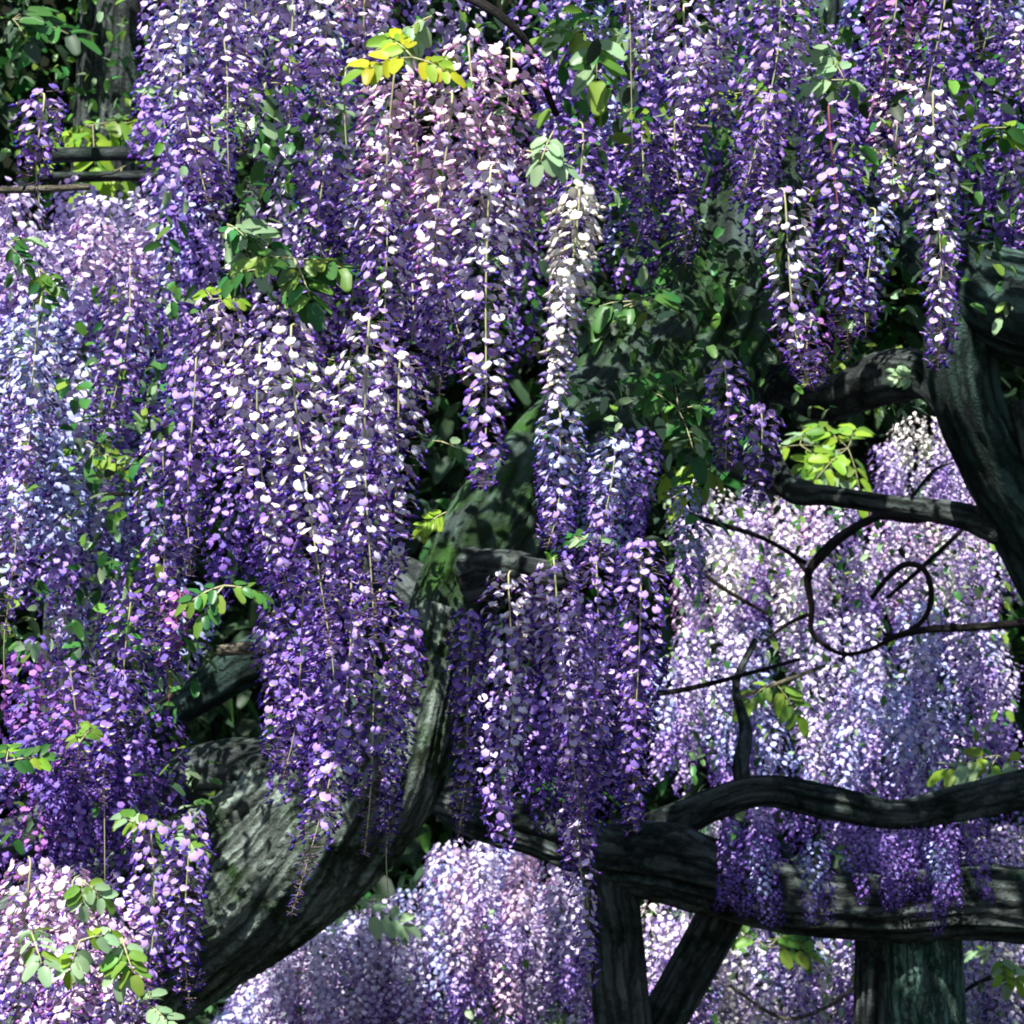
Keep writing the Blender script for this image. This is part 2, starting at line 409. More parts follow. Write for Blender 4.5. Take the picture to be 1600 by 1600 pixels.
# ------------------------------------------------------------------ trunks, limbs, posts
def limb(name, P, m, label, cat, sides=40, rings=120, **k):
    P = px_path(P); c = Vector(P[0][:3])
    P = [(x - c.x, y - c.y, z - c.z, r) for x, y, z, r in P]
    return link(name, sweep(name, P, sides, rings, m, **k), loc=c, label=label, cat=cat)
def part_limb(name, root, P, m, sides=24, rings=60, **k):
    P = px_path(P); c = root.location
    P = [(x - c.x, y - c.y, z - c.z, r) for x, y, z, r in P]
    return link(name, sweep(name, P, sides, rings, m, **k), root)

tree = link('wisteria_tree', None, loc=(*at(-260, 2200, 5.4).xy, 0), label='big old leaning wisteria tree with pale lichened trunk rising from lower left to centre', cat='tree')
part_limb('trunk', tree, [(-260, 2350, 5.4, 200), (-170, 1850, 5.35, 185), (20, 1590, 5.3, 160), (220, 1465, 5.2, 140), (370, 1385, 5.1, 128), (500, 1290, 5.05, 118), (595, 1200, 5.0, 96),
     (660, 1080, 5.0, 62), (700, 960, 5.05, 58)],
     BARK_PALE, 150, 620, amp=.11, freq=5.2, twist=1.4, seed=2, lump=.10)
part_limb('fork', tree, [(675, 1060, 5.02, 52), (700, 960, 5.05, 62), (755, 860, 5.15, 74), (850, 750, 5.3, 92), (970, 650, 5.5, 100), (1080, 530, 5.7, 100), (1150, 400, 5.9, 92), (1190, 250, 6.1, 85), (1230, 60, 6.3, 80), (1260, -120, 6.5, 75)],
     BARK_MOSS, 90, 380, amp=.13, freq=3.4, twist=1.2, seed=2, lump=.12)
part_limb('branch', tree, [(520, 1290, 5.2, 80), (430, 1225, 5.3, 62), (340, 1210, 5.4, 50), (240, 1240, 5.5, 42), (120, 1290, 5.6, 36), (-60, 1330, 5.7, 30)], BARK_DARK, 40, 110, amp=.12, freq=2.5, seed=5, lump=.15)
part_limb('branch', tree, [(560, 1130, 5.3, 46), (480, 1030, 5.4, 40), (400, 1030, 5.45, 36), (320, 1080, 5.5, 30), (240, 1130, 5.5, 26), (140, 1180, 5.6, 22), (-40, 1220, 5.7, 18)], BARK_TEAL, 40, 120, amp=.14, freq=2.5, seed=8, lump=.1)
part_limb('branch', tree, [(700, 960, 5.2, 50), (640, 910, 5.3, 34), (560, 860, 5.5, 28), (480, 700, 5.7, 24), (420, 520, 5.8, 22), (395, 360, 5.9, 22), (430, 200, 6, 20), (440, -80, 6.1, 18)], BARK_DARK, 28, 120, amp=.1, seed=9, lump=.1)
part_limb('branch', tree, [(735, 900, 5.0, 44), (800, 890, 4.95, 30), (880, 900, 4.9, 22), (960, 860, 4.9, 15)], BARK_DARK, 24, 50, amp=.1, seed=12)
part_limb('branch', tree, [(970, 650, 5.5, 50), (1040, 640, 5.5, 36), (1120, 700, 5.6, 26), (1200, 750, 5.8, 20), (1260, 765, 6.0, 14)], BARK_PALE, 24, 60, amp=.12, seed=14)

rt = link('wisteria_tree', None, loc=(*at(1900, 2200, 5.5).xy, 0), label='dark gnarled wisteria trunk at the right edge forking under a thick level limb', cat='tree')
part_limb('trunk', rt, [(1930, 2350, 5.5, 90), (1880, 1500, 5.45, 80), (1755, 1080, 5.4, 68), (1650, 900, 5.35, 58), (1585, 780, 5.3, 54), (1533, 680, 5.25, 52), (1505, 600, 5.2, 53), (1505, 520, 5.2, 60), (1540, 450, 5.2, 64)], BARK_TEAL, 60, 220, amp=.12, freq=3, twist=.6, seed=21, lump=.08)
part_limb('branch', rt, [(1330, 320, 5.5, 20), (1410, 360, 5.4, 32), (1480, 410, 5.25, 50), (1560, 465, 5.15, 74), (1640, 490, 5.1, 82), (1750, 490, 5.1, 80)], BARK_TEAL, 60, 120, amp=.16, freq=3, seed=23, lump=.08)
part_limb('branch', rt, [(1500, 640, 5.3, 34), (1450, 590, 5.4, 34), (1380, 590, 5.6, 40), (1300, 620, 5.8, 34), (1220, 600, 6.0, 26), (1130, 580, 6.1, 18)], BARK_DARK, 32, 100, amp=.14, seed=25, lump=.2)
part_limb('branch', rt, [(1570, 830, 5.3, 26), (1500, 805, 5.4, 20), (1400, 790, 5.5, 15), (1300, 775, 5.6, 15), (1235, 765, 5.7, 18), (1200, 700, 5.8, 16), (1190, 620, 5.9, 14)], BARK_DARK, 20, 80, amp=.1, seed=27, lump=.1)
part_limb('branch', rt, [(1610, 620, 5.2, 40), (1640, 700, 5.2, 46), (1680, 900, 5.3, 40)], BARK_DARK, 24, 50, amp=.1, seed=29)

lo = link('wisteria_limb', None, loc=at(740, 1260, 6.0), label='thick dark crooked limb lying on timber props at lower right', cat='branch')
part_limb('limb', lo, [(700, 1250, 6.3, 30), (760, 1275, 6.1, 36), (850, 1300, 6.0, 38), (940, 1335, 5.9, 44), (1040, 1352, 5.9, 52), (1160, 1390, 5.9, 46), (1280, 1412, 5.9, 48), (1400, 1420, 5.85, 46), (1520, 1408, 5.8, 50), (1680, 1425, 5.8, 54)], BARK_DARK, 80, 360, amp=.24, freq=3, twist=.5, seed=31, lump=.16)
part_limb('branch', lo, [(960, 1320, 6.2, 22), (1060, 1280, 6.2, 26), (1180, 1237, 6.2, 23), (1290, 1252, 6.2, 25), (1400, 1272, 6.2, 22), (1500, 1255, 6.2, 25), (1640, 1225, 6.2, 29)], BARK_DARK, 48, 200, amp=.22, seed=33, lump=.12)
part_limb('branch', lo, [(1170, 1260, 6.3, 17), (1158, 1200, 6.3, 13), (1165, 1140, 6.4, 10), (1150, 1070, 6.5, 6), (1180, 1000, 6.6, 5)], BARK_DARK, 16, 50, amp=.1, seed=35)

def post(px0, py0, px1, py1, D, r, m, label, seed):
    a = at(px0, py0, D); b = at(px1, py1, D); k = (a.z + .1) / (a.z - b.z); e = a + (b - a) * k
    root = link('support_post', None, loc=e, label=label, cat='post')
    P = [(*(e + (a - e) * t - e), r * mpp(D) * (1.08 - .1 * t)) for t in (0, .25, .5, .75, 1)]
    link('shaft', sweep('shaft', P, 48, 120, m, amp=.06, freq=4, seed=seed), root)
post(950, 1345, 975, 1620, 5.9, 44, BARK_DARK, 'dark upright timber prop under the limb, left of the slanting strut', 41)
post(1155, 1380, 1010, 1640, 6.05, 36, BARK_DARK, 'slanting dark timber strut leaning up to the limb', 42)
post(1437, 1385, 1445, 1620, 5.93, 62, BARK_POST, 'stout greenish timber post under the limb at lower right', 43)
post(1370, 1430, 1368, 1620, 5.95, 34, BARK_DARK, 'black slim post right behind the stout greenish post', 44)
post(160, -40, 150, 130, 8.0, 30, BARK_DARK, 'dark grey brown trunk-like post in the shadowed top left', 45)
post(195, -60, 190, 220, 7.5, 34, BARK_DARK, 'dark post beside the yellow green leaf gap at top left', 46)

def twig(P, label, m=BARK_TWIG, name='vine_twig', cat='twig', n=None):
    P = [(a, b, c, d * (.72 if name == 'vine_twig' else 1)) for a, b, c, d in P]
    return limb(name, P, m, label, cat, 7, n or len(P) * 7, amp=.0, lump=.25, seed=len(label))
twig([(1500, 800, 6.9, 7), (1430, 812, 6.88, 9), (1372, 808, 6.9, 8), (1318, 836, 6.92, 11), (1282, 868, 6.9, 12), (1262, 900, 6.9, 9), (1268, 948, 6.93, 7), (1270, 990, 6.95, 6), (1310, 1020, 6.95, 5), (1350, 1018, 6.93, 5), (1390, 1000, 6.9, 5)], 'dark twig bending in a wide arch over pale background blossom')
twig([(1268, 905, 6.9, 6), (1240, 870, 6.95, 5), (1200, 845, 7.0, 3)], 'short side shoot on the left of the arched twig')
twig([(1262, 960, 6.9, 5), (1230, 975, 6.95, 4), (1190, 1005, 7.0, 3)], 'lower side shoot of the arched twig')
twig([(1395, 812, 6.9, 5), (1430, 770, 6.95, 4), (1460, 735, 7.0, 4), (1490, 722, 7.0, 2)], 'thin shoots rising in the sunlit gap by the right trunk')
twig([(1362, 935, 6.95, 5), (1385, 905, 6.9, 6), (1415, 882, 6.9, 7), (1445, 892, 6.9, 7), (1455, 930, 6.9, 7), (1445, 965, 6.9, 6), (1420, 985, 6.9, 5), (1385, 1002, 6.9, 5)], 'thin dark twig curled in a round loop before pale blossom')
twig([(1385, 935, 6.95, 4), (1420, 905, 6.95, 5), (1480, 850, 6.95, 5), (1530, 800, 6.95, 4)], 'short straight twig crossing the curled loop')
twig([(1380, 1000, 6.85, 6), (1440, 985, 6.8, 8), (1520, 980, 6.75, 9), (1640, 970, 6.75, 10)], 'long thin pole-like branch entering from the right below the curled loop')
twig([(1040, 790, 6.6, 5), (1110, 815, 6.6, 6), (1190, 840, 6.6, 5), (1260, 880, 6.6, 5)], 'thin twig slanting through blossom left of the arched twig')
twig([(1020, 1085, 6.3, 7), (1080, 1075, 6.3, 6), (1160, 1055, 6.3, 5), (1250, 1030, 6.3, 4)], 'thin grey twig rising right from the violet curtain')
twig([(1140, 1095, 7.0, 4), (1210, 1070, 7.0, 5), (1290, 1040, 7.0, 4)], 'pale straight stick slanting over blue background blossom', WOOD)
twig([(1080, 880, 7.2, 4), (1130, 920, 7.2, 5), (1200, 960, 7.2, 4)], 'small dark twig amid pale pink blossom')
twig([(1140, 1540, 7.4, 4), (1220, 1590, 7.4, 4), (1290, 1575, 7.4, 4), (1350, 1530, 7.4, 4)], 'pale curved twig between strut and greenish post', WOOD)
twig([(1490, 1560, 7.4, 4), (1540, 1530, 7.4, 5), (1640, 1500, 7.4, 5)], 'dark twig in the bottom right corner')
twig([(-40, 298, 4.6, 6), (60, 296, 4.6, 6), (140, 292, 4.6, 5)], 'pale bamboo rod at the left edge under the small violet cluster', WOOD, 'bamboo_rod', 'rod')
twig([(60, 245, 6.4, 12), (180, 240, 6.4, 12), (330, 246, 6.4, 11)], 'grey trellis pole below the yellow green leaves at top left', BARK_DARK, 'trellis_pole', 'pole')
twig([(60, 277, 6.5, 8), (180, 275, 6.5, 8), (340, 274, 6.5, 8)], 'lower thin trellis pole beneath the grey one at top left', BARK_DARK, 'trellis_pole', 'pole')
twig([(60, 775, 5.4, 3), (150, 772, 5.4, 5), (230, 770, 5.4, 4), (290, 745, 5.4, 3)], 'short black twig crossing the left blossom')
twig([(340, 1018, 4.9, 9), (380, 1014, 4.9, 11), (425, 1014, 4.9, 9)], 'pale cut branch stub above the dark hollow', WOOD, 'branch_stub', 'branch')
twig([(80, 1225, 4.9, 4), (150, 1180, 4.9, 5), (220, 1120, 4.9, 7), (270, 1085, 4.9, 6)], 'pale slanting stick in the dark violet blossom at left', WOOD)
twig([(1010, 205, 5.5, 5), (1060, 195, 5.5, 6), (1120, 200, 5.5, 4)], 'pale broken twig under the white lavender clusters', WOOD)
# vines that carry the nearer curtain
for P, lb in (([(-60, -30, 3.6, 9), (300, -60, 3.5, 10), (640, -30, 3.5, 9), (800, 40, 3.4, 7), (870, 180, 3.5, 5)], 'leading vine over the top left clusters'),
              ([(420, 500, 5.6, 8), (330, 530, 4.6, 8), (480, 545, 3.9, 8), (620, 540, 3.8, 7), (690, 560, 3.8, 4)], 'hidden vine behind the crowns of the long middle clusters'),
              ([(980, -60, 4.3, 10), (1150, -40, 4.2, 10), (1400, -50, 4.2, 10), (1650, -30, 4.2, 9)], 'vine along the top right carrying violet clusters')):
    twig(P, lb, BARK_TWIG, 'vine_branch', 'branch')

# ------------------------------------------------------------------ racemes set one by one: x, top, bottom, width, tone, depth, near, label, extras
RAC = [
 (770, 268, 772, 118, 'white', 3.15, 1, 'long white and lavender raceme hanging free before the dark trunk, left of the cream one', dict(openf=.97)),
 (897, 300, 642, 84, 'cream', 3.0, 1, 'cream white raceme hanging alone below the pale green leaf', dict(openf=1.1)),
 (735, 70, 420, 125, 'pink', 3.35, 1, 'pinkish sunlit raceme right under the yellow leaves', {}),
 (700, 150, 470, 115, 'pink', 3.25, 1, 'broad bright pink raceme in the heart of the big pink mass', dict(openf=1)),
 (620, 110, 380, 105, 'pink', 3.35, 1, 'bright pink raceme at the upper left of the big pink mass', dict(openf=1)),
 (830, 235, 420, 70, 'pink', 3.45, 1, 'small pink raceme under the pale green leaf pair', dict(openf=1)),
 (560, 330, 600, 90, 'violet', 3.75, 0, 'violet raceme whose tip reaches the crown of the long curtain', {}),
 (490, 430, 640, 95, 'violet', 3.7, 0, 'short violet raceme between the green spray and the long curtain', {}),
 (430, 470, 700, 90, 'lilac', 3.8, 0, 'lavender raceme just under the green leaf spray', {}),
 (640, 440, 700, 90, 'violet', 3.8, 0, 'violet raceme above the right end of the long curtain', {}),
 (380, 500, 700, 80, 'violet', 3.9, 0, 'violet raceme over the left end of the long curtain', {}),
 (792, 80, 400, 110, 'pink', 3.4, 1, 'pink lavender raceme at the right rim of the big pink mass', {}),
 (655, 130, 560, 120, 'pink', 3.45, 1, 'long pink violet raceme in the middle of the big pink mass', dict(tail=20)),
 (598, 170, 600, 120, 'white', 3.5, 1, 'whitish raceme at the left side of the big pink mass', {}),
 (545, 110, 430, 115, 'white', 3.6, 1, 'pale raceme just below left of the yellow leaves', dict(openf=.9)),
 (690, 300, 620, 100, 'violet', 3.7, 0, 'violet raceme shaded behind the long pink ones', {}),
 (500, 255, 420, 95, 'violet', 3.7, 1, 'short dark violet raceme above the green leaf spray', {}),
 (285, -20, 330, 100, 'white', 3.45, 1, 'white tipped raceme forming the edge beside the dark top left hollow', dict(openf=.85)),
 (345, -60, 215, 100, 'lilac', 3.4, 1, 'lavender raceme ending in a long bare pale stalk, top left', dict(tail=80)),
 (390, -50, 250, 90, 'white', 3.6, 1, 'white and lavender raceme at the top between the bare stalked one and green leaves', {}),
 (450, -60, 190, 105, 'lilac', 3.5, 1, 'lavender and white raceme cut by the top edge, left of the centre', {}),
 (505, -50, 170, 95, 'white', 3.45, 1, 'broad lavender raceme cut by the top edge above pale leaves', {}),
 (565, -60, 130, 100, 'pink', 3.5, 1, 'pinkish raceme cut by the top edge beside the yellow leaves', {}),
 (325, 200, 350, 80, 'violet', 3.6, 1, 'small violet raceme behind the bare pale stalk', {}),
 (62, 150, 300, 88, 'violet', 3.5, 1, 'small isolated violet raceme at the far left beside the yellow green gap', dict(tail=30)),
 (905, 195, 420, 80, 'deep', 3.9, 1, 'dark blue violet raceme behind the cream one', {}),
 (1010, 195, 400, 95, 'deep', 4.1, 1, 'dark purple raceme right of the long pale bare stalk', {}),
 (1060, 190, 420, 80, 'deep', 4.3, 0, 'shaded purple raceme below the white lavender clusters', {}),
 (1075, 10, 205, 105, 'white', 3.8, 1, 'white lavender raceme lit by sun at the top right of centre', dict(openf=1)),
 (1010, -30, 130, 90, 'lilac', 4.0, 1, 'pale raceme at the top beside the green leaves and bare stalk', dict(openf=1)),
 (1120, 60, 200, 70, 'lilac', 4.1, 0, 'small pale raceme next to the lit white lavender one', dict(openf=1)),
 (968, -60, 40, 60, 'lilac', 3.7, 0, 'pale raceme at the very top whose long bare stalk hangs down', dict(tail=230)),
 (1215, -50, 320, 110, 'violet', 3.8, 1, 'long violet raceme dropping from the top, above the white topped one', {}),
 (1185, 150, 340, 75, 'violet', 4.0, 0, 'violet raceme close left of the long violet one', {}),
 (1220, 300, 610, 105, 'white', 3.6, 1, 'raceme with bright white upper florets and violet tip, right of the trunk', dict(openf=.8)),
 (1300, 170, 560, 100, 'violet', 3.8, 1, 'long dark violet raceme with reddish stalk, right of the white topped one', dict(red=True)),
 (1362, 330, 530, 80, 'blue', 4.1, 1, 'blue violet raceme between the reddish stalked one and the free hanging pale one', {}),
 (1465, 150, 580, 92, 'white', 3.5, 1, 'long pale raceme hanging free before the right hand trunk', dict(openf=.85)),
 (1395, -40, 160, 110, 'magenta', 3.8, 1, 'magenta violet raceme at the top right', {}),
 (1470, -50, 150, 110, 'violet', 3.9, 1, 'violet raceme at the top right beside the magenta one', {}),
 (1540, -60, 90, 90, 'violet', 4.0, 1, 'short violet raceme cut by the top edge near the right corner', {}),
 (1592, 40, 210, 70, 'lilac', 4.0, 1, 'pale raceme at the right edge near the top', dict(openf=1)),
 (1590, 250, 390, 60, 'lilac', 4.3, 0, 'lavender raceme at the right edge above the pale barked limb', {}),
 (1400, 130, 330, 100, 'pink', 4.2, 1, 'soft pinkish raceme below the magenta one', dict(openf=1)),
 (345, 480, 760, 100, 'lilac', 3.6, 1, 'lavender raceme below the small yellow green leaf, left of the long curtain', {}),
 (300, 560, 900, 105, 'violet', 3.75, 1, 'violet raceme at the left flank of the long curtain', {}),
 (262, 690, 1020, 100, 'violet', 3.85, 1, 'violet raceme left of the bright green leaf shoot', {}),
 (405, 545, 930, 110, 'white', 3.35, 1, 'white dotted raceme just right of the green leaf shoot', dict(openf=.9)),
 (462, 515, 1020, 112, 'white', 3.25, 1, 'long white dotted raceme ending in a bare pale stalk', dict(tail=40, openf=.72)),
 (522, 585, 960, 112, 'white', 3.3, 1, 'white dotted raceme in the middle of the long curtain', dict(openf=.85)),
 (578, 505, 1000, 110, 'white', 3.2, 1, 'white dotted raceme in the right half of the long curtain', dict(openf=.75)),
 (632, 560, 960, 96, 'white', 3.3, 1, 'white dotted raceme at the right border of the long curtain', dict(openf=.75)),
 (545, 900, 1420, 105, 'violet', 3.6, 1, 'very long dark violet raceme reaching down over the pale trunk', dict(openf=.7)),
 (595, 930, 1330, 100, 'violet', 3.7, 1, 'dark violet raceme right of the longest one over the trunk', dict(openf=.7)),
 (630, 960, 1330, 60, 'violet', 3.8, 1, 'narrow violet raceme at the right rim over the trunk with a yellowish bare tip', dict(tail=60)),
 (480, 930, 1220, 100, 'deep', 3.75, 1, 'dark raceme ending above the pale barked trunk', {}),
 (432, 960, 1200, 70, 'violet', 3.9, 0, 'violet raceme beside the black hollow', {}),
 (275, 930, 1060, 60, 'magenta', 3.7, 0, 'dark red violet raceme with a bare reddish stalk', dict(tail=50, red=True)),
 (200, 930, 1160, 95, 'deep', 4.0, 0, 'deep violet raceme left of the red violet one', {}),
 (738, 960, 1310, 66, 'deep', 4.0, 1, 'narrow dark raceme at the left of the lower middle curtain', {}),
 (800, 900, 1240, 95, 'white', 4.1, 1, 'white dotted raceme with pale crown in the lower middle curtain', dict(openf=.9)),
 (865, 880, 1300, 95, 'lilac', 4.05, 1, 'long lavender raceme in the middle of the lower curtain', {}),
 (930, 880, 1330, 95, 'violet', 4.1, 1, 'long violet raceme hanging to the dark prop', {}),
 (995, 850, 1300, 85, 'violet', 4.0, 1, 'bright violet raceme at the right rim of the lower curtain', dict(openf=.95)),
 (905, 1290, 1560, 60, 'lilac', 4.4, 0, 'slender pale raceme with green stalk beside the dark upright prop', dict(sparse=.4)),
 (882, 645, 860, 85, 'blue', 3.9, 1, 'bluish raceme straight below the cream white one', {}),
 (955, 690, 880, 80, 'blue', 4.2, 0, 'bluish shaded raceme right of the one below the cream cluster', {}),
 (1130, 570, 740, 75, 'violet', 4.3, 1, 'blue violet raceme slanting beside the mossy trunk', dict()),
 (1185, 640, 800, 70, 'violet', 4.4, 0, 'second blue violet raceme lower down beside the dark branch', {}),
 (1265, 500, 610, 90, 'magenta', 4.3, 0, 'short magenta violet raceme under the white topped one', {}),
 (62, 470, 760, 95, 'blue', 4.2, 1, 'pale blue raceme at the left edge, upper', dict(openf=1)),
 (15, 520, 800, 90, 'blue', 4.4, 0, 'pale blue raceme cut by the left edge', dict(openf=1)),
 (200, 420, 720, 100, 'violet', 4.6, 0, 'dark violet raceme in the left part between pale blossom', {}),
 (40, 700, 1000, 70, 'blue', 4.3, 0, 'thin blue raceme at lower left with a long bare green stalk', dict(tail=90, sparse=.5)),
 (240, 1290, 1600, 90, 'violet', 3.9, 1, 'blue violet raceme before the foot of the pale trunk, left one', {}),
 (292, 1280, 1580, 80, 'violet', 3.85, 1, 'blue violet raceme overlapping the pale bark, right one', {}),
 (110, 1040, 1230, 100, 'deep', 4.1, 0, 'dark purple raceme in the shade at lower left', {}),
 (168, 1100, 1260, 60, 'deep', 4.0, 0, 'dark raceme with a very long bare stalk at lower left', dict(tail=150)),
 (40, 1350, 1580, 110, 'pink', 3.4, 1, 'bright pink raceme in the bottom left corner', dict(openf=1)),
 (120, 1380, 1640, 110, 'pink', 3.35, 1, 'bright pink raceme under the row of pale leaves', dict(openf=1)),
 (185, 1470, 1680, 100, 'pink', 3.5, 1, 'pink raceme at the bottom just right of the pale leaves', dict(openf=1)),
]
for x, y0, y1, wd, tn, D, nr, lb, ex in RAC:
    raceme(x, y0, y1, wd, tn, D, nr, lb, **ex)

# ------------------------------------------------------------------ crowds of smaller racemes farther back
VAR = {}
def far_mesh(tone, v):
    if (tone, v) not in VAR:
        L = (.34, .42, .5)[v % 3]; lay, ax = layout(L, .15, v * 17 + 5, .85, .8, 1.15)
        V, F, MI = join_florets([(k, s, M, 0 if (k == 'open' and t < .6) else 2) for k, s, t, M in lay], True)
        VAR[(tone, v)] = (tri_mesh('raceme_' + tone, V, F, MI, [*PM[tone], *PM[DARKER[tone]], PED]), V, F, MI)
    return VAR[(tone, v)]
STUFF = {}; CROWD = []
def zone(rects, n_obj, n_stuff, D0, D1, tones, label, group, seed, sc=1.0, topf=None):
    rnd = random.Random(seed); ar = [(r[2] - r[0]) * (r[3] - r[1]) for r in rects]
    for i in range(n_obj + n_stuff):
        r = rnd.choices(rects, ar)[0]; v = rnd.randrange(6); tone = rnd.choice(tones)
        u = (i + .5) / (n_obj + n_stuff)
        D = D0 + (D1 - D0) * u; L = (.34, .42, .5)[v % 3] * sc / mpp(D)
        x = rnd.uniform(r[0], r[2])
        ylo = r[1] if topf is None else topf(x)
        y = ylo + (max(ylo + 1, r[3] - L * .6) - ylo) * rnd.random() ** (1 if topf is None else 1.5)
        me, V, F, MI = far_mesh(tone, v)
        M = Matrix.Translation(at(x, y, D)) @ Matrix.Rotation(rnd.uniform(0, 6.28), 4, 'Z') @ Matrix.Rotation(rnd.uniform(-.08, .08), 4, 'X') @ Matrix.Scale(sc * rnd.uniform(.85, 1.1), 4)
        if i < n_obj:
            o = link('wisteria_raceme', me, M=M, label=label, cat='flower cluster', group=group)
            CROWD.append((o, x, y + L * .4, tone, label, group))
        else:
            STUFF.setdefault(tone, []).append((V, F, MI, np.array(M)))
def lerp(P):
    xs = [p[0] for p in P]; ys = [p[1] for p in P]
    return lambda x: float(np.interp(x, xs, ys))
topA = lerp([(270, 1680), (340, 1610), (380, 1560), (420, 1480), (480, 1450), (600, 1405), (680, 1320), (740, 1310), (920, 1340)])
zone([(270, 1310, 960, 1640)], 34, 190, 7.4, 8.8, ['pale', 'pale', 'pale', 'pink', 'white', 'blue'], 'small pale raceme in the sunlit bank of blossom below the sloping trunk', 'pale racemes massed below the sloping trunk', 101, topf=topA)
zone([(1040, 740, 1580, 1010)], 22, 64, 8.2, 9.8, ['pink', 'pale', 'cream', 'pale', 'lilac'], 'small pale pink raceme in the bank behind the arched twig', 'pale racemes behind the arched twig', 102)
zone([(1020, 940, 1580, 1270)], 26, 64, 7.4, 8.6, ['blue', 'blue', 'lilac', 'blue', 'pale', 'pale'], 'small bluish raceme in the bank above the crooked limb', 'bluish racemes above the crooked limb', 103)
zone([(990, 1400, 1640, 1700)], 18, 110, 7.4, 8.6, ['pale', 'lilac', 'blue', 'cream'], 'small raceme seen between the timber props', 'racemes between the timber props', 104)
zone([(1160, 1260, 1640, 1420)], 12, 14, 6.4, 6.9, ['deep', 'violet', 'lilac'], 'small shaded raceme between the two crooked limbs', 'shaded racemes between the crooked limbs', 105, sc=.7)
zone([(-20, 275, 280, 520)], 14, 22, 5.6, 6.6, ['pink', 'pale', 'pale', 'lilac'], 'pale pinkish raceme in the left bank under the trellis poles', 'pale racemes under the trellis poles', 106)
zone([(-30, 470, 150, 900)], 12, 16, 5.0, 6.2, ['blue', 'pale'], 'pale blue raceme crowded at the left edge', 'blue racemes crowded at the left edge', 107)
zone([(100, 420, 300, 1040)], 14, 24, 5.6, 6.6, ['blue', 'lilac', 'violet'], 'whitish blue raceme mixed with leaves left of the long curtain', 'racemes among leaves left of the long curtain', 108)
zone([(250, -80, 900, 520)], 14, 44, 5.0, 6.4, ['lilac', 'pale', 'blue', 'violet'], 'raceme glimpsed behind the front clusters in the upper left half', 'racemes behind the upper left clusters', 109)
zone([(880, -80, 1620, 420)], 16, 44, 5.2, 6.4, ['blue', 'violet', 'deep', 'lilac'], 'raceme glimpsed behind the front clusters in the upper right half', 'racemes behind the upper right clusters', 110)
zone([(-30, 1000, 265, 1340)], 12, 14, 4.5, 5.0, ['deep', 'deep', 'magenta', 'violet'], 'dark purple raceme in the shaded bank at lower left', 'dark racemes at lower left', 111, sc=.8)
zone([(-20, 1340, 215, 1700)], 9, 12, 3.8, 4.5, ['pink', 'lilac'], 'pink raceme packed behind the pale leaves in the bottom left corner', 'pink racemes in the bottom left corner', 112, sc=.8)
zone([(775, 900, 1020, 1300)], 12, 10, 4.5, 5.2, ['violet', 'lilac', 'deep'], 'violet raceme filling the lower middle curtain', 'racemes filling the lower middle curtain', 113, sc=.8)
zone([(850, 640, 1080, 900)], 6, 4, 4.5, 5.0, ['blue', 'violet'], 'small bluish raceme near the crown of the lower curtain', 'bluish racemes above the lower curtain', 114, sc=.6)
zone([(280, 560, 600, 860), (450, 850, 570, 1180)], 8, 8, 4.2, 4.9, ['violet', 'deep'], 'shaded violet raceme inside the long curtain', 'shaded racemes inside the long curtain', 115, sc=.9)
zone([(1380, 640, 1500, 790)], 5, 6, 7.6, 8.4, ['cream', 'lilac'], 'whitish raceme in the sunlit gap beside the right trunk', 'whitish racemes beside the right trunk', 117, sc=.8)
zone([(1130, 1280, 1540, 1400)], 13, 8, 5.3, 5.7, ['violet', 'deep', 'blue'], 'small raceme before the thick crooked limb', 'small racemes before the crooked limb', 118, sc=.5)
zone([(1020, 1275, 1120, 1325)], 4, 6, 6.3, 6.7, ['pink', 'pale'], 'pale pink raceme over the limb', 'pale racemes over the limb', 121, sc=.4)
zone([(1500, 1290, 1640, 1420)], 5, 6, 6.4, 6.9, ['pale', 'cream'], 'whitish raceme right between the limbs', 'whitish racemes between the limbs at right', 119, sc=.6)
